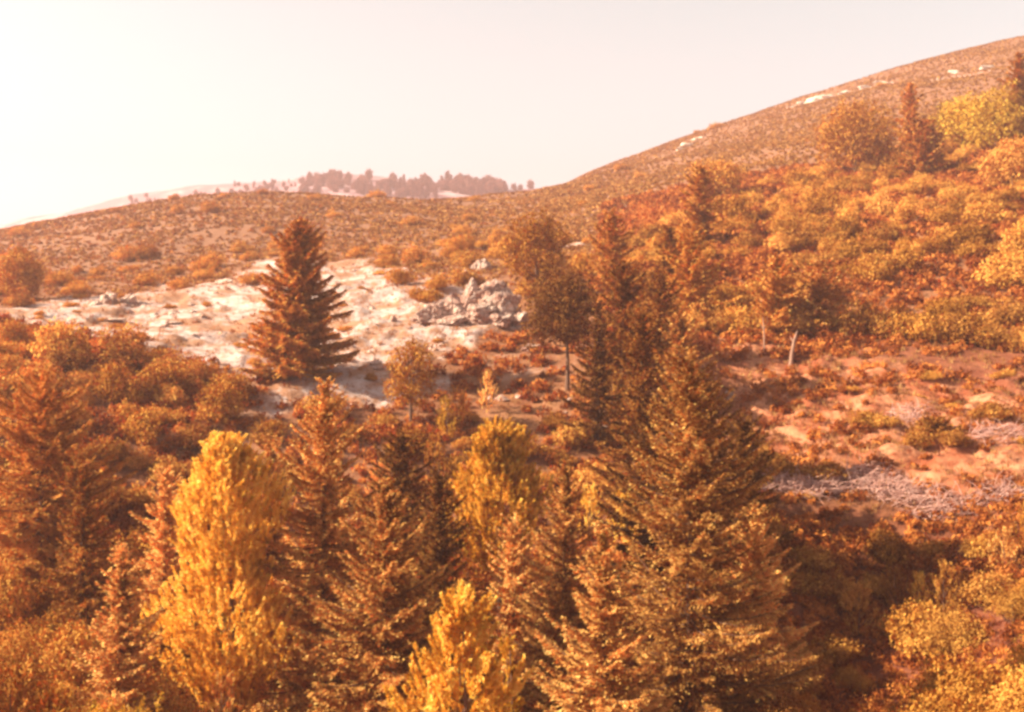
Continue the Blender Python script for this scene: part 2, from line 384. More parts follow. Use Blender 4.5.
def lobes_mesh(lobes, n, ls, rng, zmin=0.02, up=.15, core=.25, needle=False):
    """foliage spread through the outer part of a set of ellipsoid lobes (cx,cy,cz,rx,ry,rz)"""
    lobes = np.array(lobes, float)
    vol = (lobes[:, 3] * lobes[:, 4] + lobes[:, 3] * lobes[:, 5]); pr = vol / vol.sum()
    k = rng.choice(len(lobes), n, p=pr)
    d = nrm(rng.normal(0, 1, (n, 3)))
    lump = 1 + .22 * np.sin(d[:, 0] * 5 + k * 1.7) * np.sin(d[:, 1] * 5 + k) + .18 * np.sin(d[:, 2] * 7 + k * 2.1 + d[:, 0] * 4)
    r = np.where(rng.random(n) < core, rng.uniform(.35, .85, n), rng.uniform(.8, 1.08, n)) * lump
    pos = lobes[k, :3] + d * lobes[k, 3:] * r[:, None]
    # clump: pull leaves to local twig tips
    ntip = max(12, n // 14)
    tips = pos[rng.integers(0, n, ntip)]
    own = rng.integers(0, ntip, n)
    near = rng.random(n) < .55
    pos = np.where(near[:, None], tips[own] + rng.normal(0, ls * 1.15, (n, 3)), pos)
    nv = nrm(d + np.array([0, 0, up]) + rng.normal(0, .46, (n, 3)))
    ref = rng.normal(0, 1, (n, 3)); a = nrm(np.cross(nv, ref)); b = np.cross(nv, a)
    wd = .6
    if needle:
        a = nrm(d * .45 + np.array([0, 0, .85]) + rng.normal(0, .4, (n, 3))); b = nrm(np.cross(a, nv + 1e-3)); wd = .3
    l_ = ls * rng.uniform(.6, 1.25, n)
    tint = .5 + rng.normal(0, .12, n) + rng.normal(0, .13, ntip)[own] * near
    keep = pos[:, 2] > zmin
    return diamonds(pos[keep], (a * l_[:, None])[keep], (b * (l_ * wd)[:, None])[keep], np.clip(tint, 0, 1)[keep])

def bush_mesh(R, H, rng, n=900, ls=.16, nl=7, spread=1.0):
    lob = []
    for i in range(nl):
        a = rng.random() * 6.283; q = rng.random() ** .6 * .62 * spread
        r = R * rng.uniform(.34, .55); h = H * rng.uniform(.3, .62) * (1.08 - .5 * q)
        lob.append((math.cos(a) * q * R, math.sin(a) * q * R, h * .8, r, r * rng.uniform(.8, 1.2), h * .62))
    c = lobes_mesh(lob, n, ls, rng)
    st = []
    for l in lob:
        p0 = np.array([l[0] * .15, l[1] * .15, -.25]); p1 = np.array([l[0], l[1], l[2] * 1.1])
        mid = (p0 + p1) / 2 + np.array([l[0] * .2, l[1] * .2, -.1 * H])
        st.append(tube(np.array([p0, mid, p1]), np.array([.035, .026, .01]) * max(1, R * .6), 5))
    return c, join_vq(st)

def tree_mesh(H, R, rng, n=5000, ls=.2, nl=16, trunk=.25, squash=.8, taper=.75, needle=False, lr=1.0, irr=False):
    """round-headed tree"""
    lob = []
    ch = H * (1 - trunk)
    for i in range(nl):
        t = (i + .5) / nl
        a = i * 2.4 + rng.random(); z = H * trunk + ch * (.12 + .76 * t)
        rad = R * (min(1, (t + .16) * 2.4) * (1 - t) ** .6 * 1.15 if irr else math.sin(math.pi * (.18 + .74 * t)) ** taper) * (rng.uniform(.25, .98) if irr else rng.uniform(.45, .72))
        r = R * (rng.uniform(.22, .5) * (1.1 - .5 * t) if irr else rng.uniform(.3, .46)) * lr
        lob.append((math.cos(a) * rad, math.sin(a) * rad, z, r, r, r * squash))
    c = lobes_mesh(lob, n, ls, rng, zmin=H * trunk * .6, needle=needle)
    hh = np.linspace(-.4, H * .9, 7)
    P = np.stack([.03 * H * np.sin(hh / H * 3 + 1), .025 * H * np.sin(hh / H * 2.3), hh], 1); P[:, :2] -= P[0, :2]
    st = [tube(P, .022 * H * (1 - .88 * np.clip(hh / H, 0, 1)), 8)]
    for l in lob:
        hb = max(H * trunk * .8, l[2] - .22 * ch)
        p0 = np.array([np.interp(hb, hh, P[:, 0]), np.interp(hb, hh, P[:, 1]), hb]); p1 = np.array(l[:3])
        st.append(tube(np.array([p0, (p0 + p1) / 2 - np.array([0, 0, .05 * H]), p1]), np.array([.008, .005, .002]) * H, 5))
    return c, join_vq(st)

def plume_mesh(H, R, rng, npl=260, pl=.8, ls=.15, k=18, base=.08, shape=.8, stems=5):
    """young pine / shrub of upright feathery shoots"""
    t = rng.random(npl) ** .85
    z = H * (base + (1 - base) * t * .93)
    rad = R * np.clip(np.minimum(1, (t + .12) * 3.2), 0, 1) * (1 - t) ** shape
    lump = 1 + .28 * np.sin(z / H * 17 + rng.random() * 6) 
    a = rng.random(npl) * 6.283
    lumpa = 1 + .25 * np.sin(a * 3 + z / H * 9)
    q = rad * np.sqrt(rng.uniform(.12, 1, npl)) * lump * lumpa
    c0 = np.stack([np.cos(a) * q, np.sin(a) * q, z], 1)
    out = np.stack([np.cos(a), np.sin(a), np.zeros(npl)], 1)
    d = nrm(out * rng.uniform(.15, .75, npl)[:, None] + np.array([0, 0, 1.]) + rng.normal(0, .22, (npl, 3)))
    ln = pl * rng.uniform(.55, 1.2, npl)
    s = rng.random((npl, k)) ** .9
    side = nrm(np.cross(d[:, None], rng.normal(0, 1, (npl, k, 3))))
    env = ls * (.35 + .9 * (1 - s))
    pos = c0[:, None] + d[:, None] * (ln[:, None] * s)[..., None] + side * env[..., None] * .6
    ax = nrm(d[:, None] * .9 + side * .7 + rng.normal(0, .2, (npl, k, 3)))
    sd = nrm(np.cross(ax, rng.normal(0, 1, (npl, k, 3))))
    l_ = ls * rng.uniform(.6, 1.2, (npl, k))
    tint = np.clip(.5 + rng.normal(0, .1, (npl, k)) + rng.normal(0, .13, (npl, 1)), 0, 1)
    c = diamonds(pos.reshape(-1, 3), (ax * l_[..., None]).reshape(-1, 3), (sd * (l_ * .36)[..., None]).reshape(-1, 3), tint.ravel())
    hh = np.linspace(-.3, H * .93, 6)
    P = np.stack([.02 * H * np.sin(hh / H * 3), .02 * H * np.sin(hh / H * 2.6 + 1), hh], 1); P[:, :2] -= P[0, :2]
    st = [tube(P, .014 * H * (1 - .9 * np.clip(hh / H, 0, 1)) + .006, 6)]
    for i in rng.choice(npl, min(npl, stems * 8), replace=False):
        hb = max(.05, c0[i, 2] - q[i] * .6 - .3)
        st.append(tube(np.array([[0, 0, hb], (np.array([0, 0, hb]) + c0[i]) / 2 - [0, 0, .1], c0[i]]), np.array([.02, .014, .006]), 4))
    return c, join_vq(st)

def plant(name, crown, stem, mat, cn='crown', sn='trunk', bark='bark'):
    """an Empty at the base with a crown mesh and a trunk mesh"""
    r = link(bpy.data.objects.new(name, None)); r.empty_display_size = .3
    a = link(bpy.data.objects.new(cn, mesh_np(cn, crown[0], crown[1], crown[2], M[mat]))); a.parent = r
    b = link(bpy.data.objects.new(sn, mesh_np(sn, stem[0], stem[1], None, M[bark], True))); b.parent = r
    return r

def dup(root, mat=None):
    r = root.copy(); COL.objects.link(r)
    for k in ('label', 'group'):
        if k in r.keys(): del r[k]
    for ch in PARTS[root.name]:
        c = ch.copy(); COL.objects.link(c); c.parent = r
    return r
PARTS = {}
USED = set()
def instance(proto):
    """first use moves the prototype itself, later ones copy it"""
    if proto.name not in PARTS: PARTS[proto.name] = [c for c in proto.children]
    if proto.name not in USED:
        USED.add(proto.name); return proto
    return dup(proto)

AUTO = []   # (object, base label, u, row)
def put(o, u, Y, rot=None, s=1.0, sz=None, sink=.0, tilt=0.0):
    x, y, z = G(u, Y)
    o.location = (x, y, z - sink)
    o.rotation_euler = (random.uniform(-tilt, tilt), random.uniform(-tilt, tilt), random.uniform(0, 6.283) if rot is None else rot)
    o.scale = (s, s, sz if sz else s)
    return x, y, z

# ---- hand placed trees: (kind, u, Y, top row, half width px, material, label, extra)
def tree_dims(u, Y, top, hw):
    x, y, z = G(u, Y)
    return (HY - top) / F * Y - z, hw / F * Y
def fir(u, Y, top, hw, mat, label, group='firs on the slope and in the valley', seed=0, name='fir_tree', **kw):
    H, R = tree_dims(u, Y, top, hw); rng = np.random.default_rng(seed + 100)
    near = Y < 70
    px = Y / F
    d = dict(ls=max(.075, 1.55 * px), step=max(.11, 1.7 * px), nb=int(min(380, max(80, H / px / 1.3))))
    d.update(kw); d['dens'] = d.get('dens', 1) * (2.3 if near else 2.0)
    c, t = fir_mesh(H, R, rng, **d)
    o = plant(name, c, t, mat); put(o, u, Y, rot=0)
    tag(o, label, 'fir tree', group); return o
def plume(u, Y, top, hw, mat, label, cat='pine tree', name='pine_tree', group='golden trees in the valley', seed=0, **kw):
    H, R = tree_dims(u, Y, top, hw); rng = np.random.default_rng(seed + 300)
    c, t = plume_mesh(H, R, rng, **kw)
    o = plant(name, c, t, mat); put(o, u, Y, rot=0); tag(o, label, cat, group); return o
def rtree(u, Y, top, hw, mat, label, cat='pine tree', name='pine_tree', group='round-headed trees', seed=0, **kw):
    H, R = tree_dims(u, Y, top, hw); rng = np.random.default_rng(seed + 500)
    c, t = tree_mesh(H, R, rng, **kw)
    o = plant(name, c, t, mat); put(o, u, Y, rot=0); tag(o, label, cat, group); return o

fir(298, 97, 221, 52, 'darkfir', 'tall dark conical fir standing alone against the pale limestone flat', seed=1, nb=300, dens=1.7, prof=.62, t0=.01, width=.5, droop=.15)
fir(690, 47, 350, 116, 'fir', 'largest fir, wide and open branched, right of centre in the valley', seed=2, nb=300, dens=1.5, prof=.62, step=.2)
fir(607, 40, 524, 104, 'fir', 'young fir with bare leader at the bottom edge, left of the largest fir', seed=3, nb=190, dens=1.5, t0=.02)
fir(562, 52, 462, 76, 'fir', 'rusty fir with a short bare stem between the golden tree and largest fir', seed=4, dens=1.4)
fir(325, 50, 378, 104, 'fir', 'dense pale-tipped fir just right of the big yellow tree', seed=5, nb=260, dens=1.5, prof=.75)
fir(382, 45, 478, 120, 'fir', 'broad fir with thin bare leader at the bottom, left of the low golden pine', seed=6, nb=220, dens=1.5)
fir(42, 60, 372, 92, 'darkfir', 'shaggy dusky fir at the left edge below the limestone flat', seed=7, nb=190, dens=1.4, prof=.6)
fir(118, 43, 545, 58, 'fir', 'small faded fir at lower left, between shaggy fir and big yellow tree', seed=8, dens=1.3)
rtree(410, 88, 336, 30, 'bush', 'small low-crowned orange tree below the limestone outcrop on the pale slope', cat='tree', name='small_tree', seed=21, trunk=.18, nl=14, n=7000, ls=.1)
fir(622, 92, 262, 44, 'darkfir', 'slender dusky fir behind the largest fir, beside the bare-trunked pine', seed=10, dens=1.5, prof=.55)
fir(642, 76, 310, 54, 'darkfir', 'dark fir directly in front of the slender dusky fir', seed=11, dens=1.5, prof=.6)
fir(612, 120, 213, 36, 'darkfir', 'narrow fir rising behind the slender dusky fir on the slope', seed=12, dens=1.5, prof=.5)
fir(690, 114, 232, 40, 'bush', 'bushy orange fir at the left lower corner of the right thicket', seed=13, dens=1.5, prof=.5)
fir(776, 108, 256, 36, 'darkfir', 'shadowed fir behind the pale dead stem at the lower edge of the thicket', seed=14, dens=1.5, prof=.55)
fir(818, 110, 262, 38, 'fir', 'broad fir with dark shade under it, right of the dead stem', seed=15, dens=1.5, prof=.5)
fir(911, 212, 83, 19, 'darkfir', 'pointed dark fir on the hilltop, the tallest of the close pair', seed=16, dens=1.8, prof=.65)
fir(922, 190, 121, 32, 'darkfir', 'wider dark fir in front of the pointed hilltop fir', seed=17, dens=1.8, prof=.55)
fir(1018, 200, 54, 27, 'darkfir', 'dark fir cut by the right edge of the picture, high on the hill', seed=18, dens=1.8, prof=.5)
fir(668, 128, 228, 22, 'bush', 'small orange fir at the thicket edge right of the slender dusky fir', seed=19, dens=1.5, prof=.55)
fir(700, 150, 168, 26, 'bush', 'bushy fir at the top left of the right thicket', seed=20, dens=1.6, prof=.45)
fir(934, 82, 420, 24, 'darkfir', 'small dark fir on the lower right slope above the dry brushwood', seed=21, dens=1.4, prof=.55)

plume(225, 48, 428, 64, 'gold', 'big yellow tree of feathery foliage left of the pale-tipped fir', seed=11, npl=1900, pl=.85, ls=.1, k=52, base=.14, shape=.34)
plume(497, 62, 424, 54, 'gold', 'bright golden tree standing over the dark hollow at centre', seed=12, npl=1100, pl=.9, ls=.12, k=48, base=.36, shape=.36)
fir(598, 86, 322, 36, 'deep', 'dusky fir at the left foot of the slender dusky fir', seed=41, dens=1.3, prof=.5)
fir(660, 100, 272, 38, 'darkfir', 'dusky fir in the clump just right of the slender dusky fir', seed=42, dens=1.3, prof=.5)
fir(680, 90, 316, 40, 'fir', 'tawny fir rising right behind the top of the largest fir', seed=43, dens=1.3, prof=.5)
fir(752, 50, 505, 58, 'fir', 'lower fir added for the right branches of the largest fir, shading the hollow', seed=44, dens=1.4, prof=.6)  # added for shade, where the largest fir's right branches would reach
fir(676, 71, 392, 52, 'deep', 'added shade-casting fir behind the leader of the largest fir', seed=45, dens=1.2, prof=.5)  # added behind the largest fir to deepen the lower right shade
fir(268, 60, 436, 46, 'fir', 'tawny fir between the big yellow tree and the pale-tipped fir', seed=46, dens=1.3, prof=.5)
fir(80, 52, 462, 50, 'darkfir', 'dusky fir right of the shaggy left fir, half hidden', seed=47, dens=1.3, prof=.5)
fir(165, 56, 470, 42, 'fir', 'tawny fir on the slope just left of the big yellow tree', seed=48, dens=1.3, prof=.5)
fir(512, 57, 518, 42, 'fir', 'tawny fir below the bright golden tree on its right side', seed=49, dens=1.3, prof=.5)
fir(655, 64, 398, 60, 'deep', 'added shade-casting fir mostly hidden behind the left side of the largest fir', seed=31, dens=1.3, prof=.55)  # this fir and the next two are added to cast shade rightwards
fir(706, 66, 375, 62, 'deep', 'added shade-casting fir mostly hidden behind the crown of the largest fir', seed=32, dens=1.3, prof=.55)
fir(742, 63, 418, 52, 'deep', 'added shade-casting fir half hidden behind the right side of the largest fir', seed=33, dens=1.3, prof=.5)
fir(398, 64, 432, 52, 'deep', 'fir added to darken the gap behind the pale-tipped fir, left of the bright golden tree', seed=34, dens=1.3, prof=.5)  # added, with the next fir, to make the centre gap dark
fir(440, 58, 470, 46, 'deep', 'fir added to darken the hollow left of the bright golden tree', seed=35, dens=1.3, prof=.5)
plume(460, 36, 590, 80, 'gold', 'low golden pine of upright shoots at the bottom edge', seed=3, npl=340, pl=1.05, ls=.12, k=70, shape=.6)
plume(508, 39, 632, 22, 'gold', 'narrow golden sapling beside the low golden pine', seed=4, npl=90, pl=.7, ls=.13, k=20)
rtree(567, 96, 276, 42, 'deep', 'small dark pine with a bare trunk, right of the limestone outcrop', seed=1, trunk=.4, nl=18, n=16000, ls=.12, squash=.75, lr=1.15)
rtree(536, 127, 212, 36, 'bush', 'orange-brown tree just behind the limestone outcrop', seed=2, trunk=.12, nl=16, n=10000, ls=.15)
rtree(855, 205, 103, 44, 'bush', 'big round-headed pine on the hilltop left of the pointed fir', seed=3, trunk=.1, nl=22, n=13000, ls=.23)
rtree(962, 212, 100, 36, 'olive', 'yellowish round tree on the hilltop right of the pointed fir', seed=4, trunk=.1, nl=16, n=10000, ls=.22)
rtree(996, 200, 92, 38, 'olive', 'yellowish round tree on the hilltop next to the right-edge fir', seed=5, trunk=.1, nl=16, n=10000, ls=.22)
rtree(1012, 165, 142, 34, 'darkfir', 'dark rounded tree at the right edge below the hilltop trees', seed=6, trunk=.1, nl=14, n=8000, ls=.2)
rtree(716, 195, 163, 32, 'bush', 'low rounded orange tree at the top of the right thicket', seed=7, trunk=.1, nl=12, n=8000, ls=.21)
rtree(18, 135, 247, 26, 'rust', 'dark rounded tree at the left edge behind the limestone flat', seed=8, trunk=.08, nl=12, n=6000, ls=.17)

# ---- bushes
LAND = [(298, 310, 'the dark lone fir'), (470, 298, 'the limestone outcrop'), (567, 330, 'the bare-trunked pine'), (622, 330, 'the slender dusky fir'),
 (690, 520, 'the largest fir'), (225, 540, 'the big yellow tree'), (495, 465, 'the bright golden tree'), (460, 650, 'the low golden pine'),
 (855, 145, 'the round hilltop pine'), (915, 160, 'the paired hilltop firs'), (793, 347, 'the leaning pale snag'), (890, 490, 'the dry brushwood'),
 (42, 480, 'the shaggy left fir'), (325, 520, 'the pale-tipped fir'), (382, 600, 'the broad bottom fir'), (607, 620, 'the young bottom fir'),
 (118, 294, 'the left rock pile'), (1005, 120, 'the right-edge fir'), (410, 360, 'the small low-crowned tree'), (700, 200, 'the top-left thicket fir'),
 (817, 300, 'the broad thicket fir'), (480, 232, 'the upper pale boulder'), (934, 445, 'the small slope fir'), (120, 600, 'the small faded fir')]
def where(u, row):
    best = min(LAND, key=lambda l: math.hypot(l[0] - u, (l[1] - row) * 1.3))
    dx, dy = u - best[0], row - best[1]; d = math.hypot(dx, dy)
    near = 'just ' if d < 45 else ('well ' if d > 130 else '')
    if abs(dx) > 1.6 * abs(dy): s = 'left of' if dx < 0 else 'right of'
    elif abs(dy) > 1.6 * abs(dx): s = 'above' if dy < 0 else 'below'
    else: near = ''; s = ('above and ' if dy < 0 else 'below and ') + ('left of' if dx < 0 else 'right of')
    return f'{near}{s} {best[2]}'

rb = np.random.default_rng(21)
BUSH = {}
for mt, nm in (('bush', 'orange'), ('rust', 'rusty'), ('darkfir', 'dark')):
    for v in range(4):
        R = 1.0; H = rb.uniform(1.0, 1.5)
        c, s = bush_mesh(R, H, rb, n=4600, ls=.048, nl=10)
        BUSH[(mt, v)] = (plant('bush', c, s, mt, 'foliage', 'stem'), H)
BUSHN = {}
for mt in ('bush', 'rust', 'gold', 'darkfir'):
    for v in range(2):
        c, s = bush_mesh(1.0, 1.4, rb, n=13000, ls=.027, nl=12)
        BUSHN[(mt, v)] = (plant('bush', c, s, mt, 'foliage', 'stem'), 1.4)
SHR = {}
for mt in ('bush', 'fir', 'gold', 'rust'):
    for v in range(2):
        c, s = plume_mesh(2.6, .95, rb, npl=90, pl=.6, ls=.1, k=15, base=.02, shape=.35, stems=1)
        SHR[(mt, v)] = (plant('shrub', c, s, mt, 'foliage', 'stem'), 2.6)
COLN = {'bush': 'orange', 'rust': 'rust-red', 'darkfir': 'brown', 'gold': 'golden', 'fir': 'tawny'}
def pick(cdf):
    ks = list(cdf); return random.choices(ks, [cdf[k] for k in ks])[0]
def bush(u, Y, R, cdf, tall=1.0, lib=None, group='maquis bushes on the slopes'):
    lib = lib or (BUSHN if Y < 60 else BUSH)
    mt = pick({k: w for k, w in cdf.items() if (k, 0) in lib})
    proto, H = lib[(mt, random.randrange(sum(1 for k in lib if k[0] == mt)))]
    o = instance(proto)
    put(o, u, Y, s=R, sz=R * tall, sink=.06 * R, tilt=.12)
    o.scale.x *= random.uniform(.75, 1.2); o.scale.y *= random.uniform(.75, 1.2)
    shape = 'upright shrub' if lib is SHR else 'bush'
    size = 'large ' if R * F / Y > 24 else ('small ' if R * F / Y < 10 else '')
    cat = 'shrub' if lib is SHR else 'bush'
    tag(o, None, cat, group)
    row = row_of(G(u, Y)[2] + .5 * R, Y)
    AUTO.append((o, f'{size}{COLN[mt]} {shape}', where(u, row), u, row))

TAKEN = []
def scatter(n, uf, Yf, Rf, cdf, tall=(.8, 1.3), gap=.75, lib=None, group='maquis bushes on the slopes', cond=None, wY=True):
    k = tries = 0
    while k < n and tries < n * 40:
        tries += 1
        u = random.uniform(*uf); Y = math.sqrt(random.uniform(Yf[0] ** 2, Yf[1] ** 2)) if wY else random.uniform(*Yf)
        if cond and not cond(u, Y): continue
        R = random.uniform(*Rf); x = (u - CX) / F * Y
        if any((x - a) ** 2 + (Y - b) ** 2 < ((R + r) * gap) ** 2 for a, b, r in TAKEN): continue
        TAKEN.append((x, Y, R)); k += 1
        bush(u, Y, R, cdf, random.uniform(*tall), lib, group)
    return k
def pl(u, Y): return float(plateau(np.array([u * 1.]), np.array([Y * 1.]))[0])
def bk(u, Y): return float(bank(np.array([u * 1.]), np.array([Y * 1.]))[0])
MAQ = {'bush': .55, 'rust': .3, 'darkfir': .15}
# thicket on the right slope
def thick(u, Y):
    lo = np.interp(u, [600, 700, 800, 900, 1000, 1060], [112, 108, 107, 106, 102, 100])
    hi = np.interp(u, [600, 660, 760, 860, 1060], [150, 175, 205, 212, 215])
    return lo < Y < hi
# the row of bushes along the lower edge of the thicket
for u in range(650, 1060, 22):
    Y = float(np.interp(u, [640, 700, 800, 900, 1000, 1060], [113, 110, 109, 107, 102, 99])); x = (u - CX) / F * Y
    TAKEN.append((x, Y, 2)); bush(u + random.uniform(-6, 6), Y, random.uniform(1.9, 2.7), {'bush': .5, 'darkfir': .5}, random.uniform(1.0, 1.5), None, 'bushes of the right thicket')
scatter(150, (610, 1060), (104, 215), (1.8, 3.2), MAQ, (.85, 1.4), .62, None, 'bushes of the right thicket', thick)
# behind the limestone flat and the outcrop
scatter(26, (-20, 380), (140, 190), (1.2, 2.6), MAQ, (.8, 1.2), 1.0, None, 'bushes behind the limestone flat', lambda u, Y: pl(u, Y) < .1)
scatter(34, (370, 620), (126, 185), (1.3, 2.7), MAQ, (.8, 1.3), .85, None, 'bushes behind the limestone flat', lambda u, Y: pl(u, Y) < .1)
for u, Y, R in ((252, 142, 1.9), (180, 142, 1.8), (150, 150, 2.2), (425, 127, 2.4), (440, 132, 2.0), (400, 138, 2.2), (60, 150, 2.4), (205, 165, 2.4), (145, 185, 2.6), (20, 128, 2.4)):
    TAKEN.append(((u - CX) / F * Y, Y, R)); bush(u, Y, R, {'bush': .7, 'darkfir': .3}, .95, None, 'bushes behind the limestone flat')
# sparse on the upper hills
scatter(26, (-40, 600), (195, 300), (1.2, 2.6), MAQ, (.8, 1.2), 2, None, 'lone bushes on the upper hills')
for u, Y, R in ((716, 430, 3.4), (697, 455, 2.), (882, 380, 2.4), (620, 330, 2.2), (377, 296, 2.8), (640, 300, 2.6), (590, 300, 2.2)):
    bush(u, Y, R, {'rust': 1}, 1.0, None, 'lone bushes on the upper hills')
# slope below the flat, left
scatter(52, (-40, 250), (66, 101), (1.4, 2.9), {'bush': .5, 'rust': .25, 'darkfir': .25}, (.8, 1.3), .7, None, 'bushes below the limestone flat', lambda u, Y: pl(u, Y) < .1)
scatter(24, (250, 640), (76, 90), (1.0, 2.2), MAQ, (.8, 1.2), .8, None, 'bushes below the limestone flat', lambda u, Y: pl(u, Y) < .1)
# lower right slope
for u, Y, R, t in ((865, 84, 1.9, .8), (885, 83, 1.5, .9), (925, 80, 1.8, .9), (955, 79, 1.5, .8), (990, 84, 2., .7), (760, 80, 2., .9), (745, 84, 1.6, .9), (785, 78, 1.7, .8), (830, 77, 1.6, .8)):
    TAKEN.append(((u - CX) / F * Y, Y, R)); bush(u, Y, R, {'darkfir': .5, 'rust': .5}, t, None, 'bushes on the lower right slope')
scatter(20, (730, 1060), (57, 70), (1.1, 2.2), {'bush': .3, 'rust': .45, 'darkfir': .25}, (.7, 1.2), .6, None, 'bushes on the lower right slope')
scatter(12, (740, 1060), (74, 96), (.5, 1.1), {'bush': .5, 'rust': .5}, (.6, 1.0), 1.0, None, 'bushes on the lower right slope')
# valley, near
near_taken = [(690, 47, 3.2), (607, 40, 2), (325, 50, 2), (382, 40, 2), (225, 48, 2), (460, 36, 1.5)]
for u, Y, R in near_taken: TAKEN.append(((u - CX) / F * Y, Y, R))
for u, Y, R, t in ((70, 48, 2.6, 1.3), (150, 44, 2.4, 1.4), (280, 47, 2.2, 1.4), (300, 60, 2.6, 1.2), (190, 62, 2.8, 1.1), (120, 62, 2.6, 1.1), (40, 40, 2.0, 1.2), (200, 38, 1.8, 1.2), (540, 48, 1.9, 1.2), (430, 52, 2.0, 1.1)):
    TAKEN.append(((u - CX) / F * Y, Y, R)); bush(u, Y, R, {'bush': .7, 'rust': .3}, t, BUSHN, 'bushes in the near valley')
scatter(34, (-60, 300), (33, 62), (1.3, 2.6), {'bush': .45, 'rust': .35, 'gold': .12, 'darkfir': .08}, (.9, 1.5), .72, BUSHN, 'bushes in the near valley')
scatter(16, (560, 800), (38, 62), (1.1, 2.1), {'bush': .3, 'rust': .5, 'darkfir': .2}, (.8, 1.2), .8, BUSHN, 'bushes in the near valley')
scatter(16, (780, 1060), (36, 50), (1.3, 2.4), {'bush': .6, 'rust': .4}, (.9, 1.4), .75, BUSHN, 'bushes in the near valley')
scatter(30, (-60, 420), (31, 48), (.9, 1.5), {'bush': .3, 'fir': .35, 'gold': .2, 'rust': .15}, (.9, 1.4), .75, SHR, 'shrubs of upright shoots')
scatter(14, (420, 1050), (36, 66), (.7, 1.3), {'bush': .4, 'fir': .2, 'gold': .15, 'rust': .25}, (.9, 1.3), .8, SHR, 'shrubs of upright shoots')
scatter(16, (380, 640), (64, 92), (.7, 1.3), {'bush': .4, 'fir': .2, 'gold': .2, 'rust': .2}, (.9, 1.4), .8, SHR, 'shrubs of upright shoots', lambda u, Y: pl(u, Y) < .1)
for u, Y, R, t in ((985, 42, 3.0, 1.2), (1035, 40, 2.6, 1.2), (930, 44, 2.4, 1.0), (880, 47, 1.8, 1.0)):
    TAKEN.append(((u - CX) / F * Y, Y, R)); bush(u, Y, R, {'bush': 1}, t, BUSHN, 'bushes in the near valley')

# ---- far pines along the crest of the pale hill
rp = np.random.default_rng(5)
FARP = []
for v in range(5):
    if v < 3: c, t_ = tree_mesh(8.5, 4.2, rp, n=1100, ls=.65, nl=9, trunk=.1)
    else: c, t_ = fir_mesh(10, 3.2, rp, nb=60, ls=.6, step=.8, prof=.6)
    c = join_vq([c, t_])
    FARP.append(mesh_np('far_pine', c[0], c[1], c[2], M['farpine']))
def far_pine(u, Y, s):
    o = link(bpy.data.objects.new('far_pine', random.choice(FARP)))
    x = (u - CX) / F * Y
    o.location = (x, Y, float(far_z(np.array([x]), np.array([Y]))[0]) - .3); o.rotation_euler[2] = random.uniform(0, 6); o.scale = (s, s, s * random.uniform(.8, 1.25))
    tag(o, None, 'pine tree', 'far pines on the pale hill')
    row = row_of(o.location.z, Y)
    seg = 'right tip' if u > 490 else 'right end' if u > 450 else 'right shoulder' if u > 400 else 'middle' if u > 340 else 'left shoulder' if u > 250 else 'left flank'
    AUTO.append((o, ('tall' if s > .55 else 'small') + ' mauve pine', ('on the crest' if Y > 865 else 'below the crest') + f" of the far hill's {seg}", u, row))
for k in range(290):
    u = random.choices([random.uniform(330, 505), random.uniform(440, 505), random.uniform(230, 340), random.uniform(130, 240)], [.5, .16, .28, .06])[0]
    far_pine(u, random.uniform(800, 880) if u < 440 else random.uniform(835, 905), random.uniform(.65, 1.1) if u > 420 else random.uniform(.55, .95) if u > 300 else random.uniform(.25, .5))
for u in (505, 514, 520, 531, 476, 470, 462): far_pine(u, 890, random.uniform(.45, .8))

# ------------------------------------------------------------------ stuff: low scrub, grass, stones
def tufts(name, u, Y, size, mat, k, up, ratio, seed, flat=.6, tcl=.2, leaf=None):
    rng = np.random.default_rng(seed); n = len(u)
    x = (u - CX) / F * Y; z = ground_z(x, Y)
    c0 = np.stack([x, Y, z], 1)
    d = nrm(rng.normal(0, 1, (n, k, 3))); d[..., 2] = np.abs(d[..., 2])
    pos = c0[:, None] + d * size[:, None, None] * np.array([1, 1, flat]) * rng.uniform(.35, 1, (n, k, 1)) + np.array([0, 0, .05])
    nv = nrm(d + rng.normal(0, .5, (n, k, 3)))
    ax = nrm(np.cross(nv, rng.normal(0, 1, (n, k, 3))) * (1 - up) + up * (np.array([0, 0, 1.]) + d * .5))
    sd = nrm(np.cross(ax, nv + 1e-3))
    l_ = (size * .45 if leaf is None else leaf)[:, None] * rng.uniform(.65, 1.35, (n, k))
    tint = np.clip(.5 + rng.normal(0, tcl, (n, 1)) + rng.normal(0, .1, (n, k)), 0, 1)
    V, Q, T = diamonds(pos.reshape(-1, 3), (ax * l_[..., None]).reshape(-1, 3), (sd * (l_ * ratio)[..., None]).reshape(-1, 3), tint.ravel())
    o = link(bpy.data.objects.new(name, mesh_np(name, V, Q, T, M[mat])))
    return o
rs = np.random.default_rng(11)
def fan(n, ua, ub, ya, yb):
    return rs.uniform(ua, ub, n), np.sqrt(rs.uniform(ya ** 2, yb ** 2, n))
def thin(u, Y, f):
    k = rs.random(len(u)) < f(u, Y); return u[k], Y[k]
def patch(u, Y, s=14, a=.9):
    x = (u - CX) / F * Y
    return np.clip(.55 + a * fbm(x / s, Y / s, 4), .22, 1)
u1, y1 = fan(33000, -120, 640, 128, 330); u1, y1 = thin(u1, y1, lambda u, Y: patch(u, Y) * (1 - plateau(u, Y)))
u2, y2 = fan(52000, 540, 1150, 200, 485); u2, y2 = thin(u2, y2, lambda u, Y: patch(u, Y, 20))
uh, yh = np.concatenate([u1, u2]), np.concatenate([y1, y2])
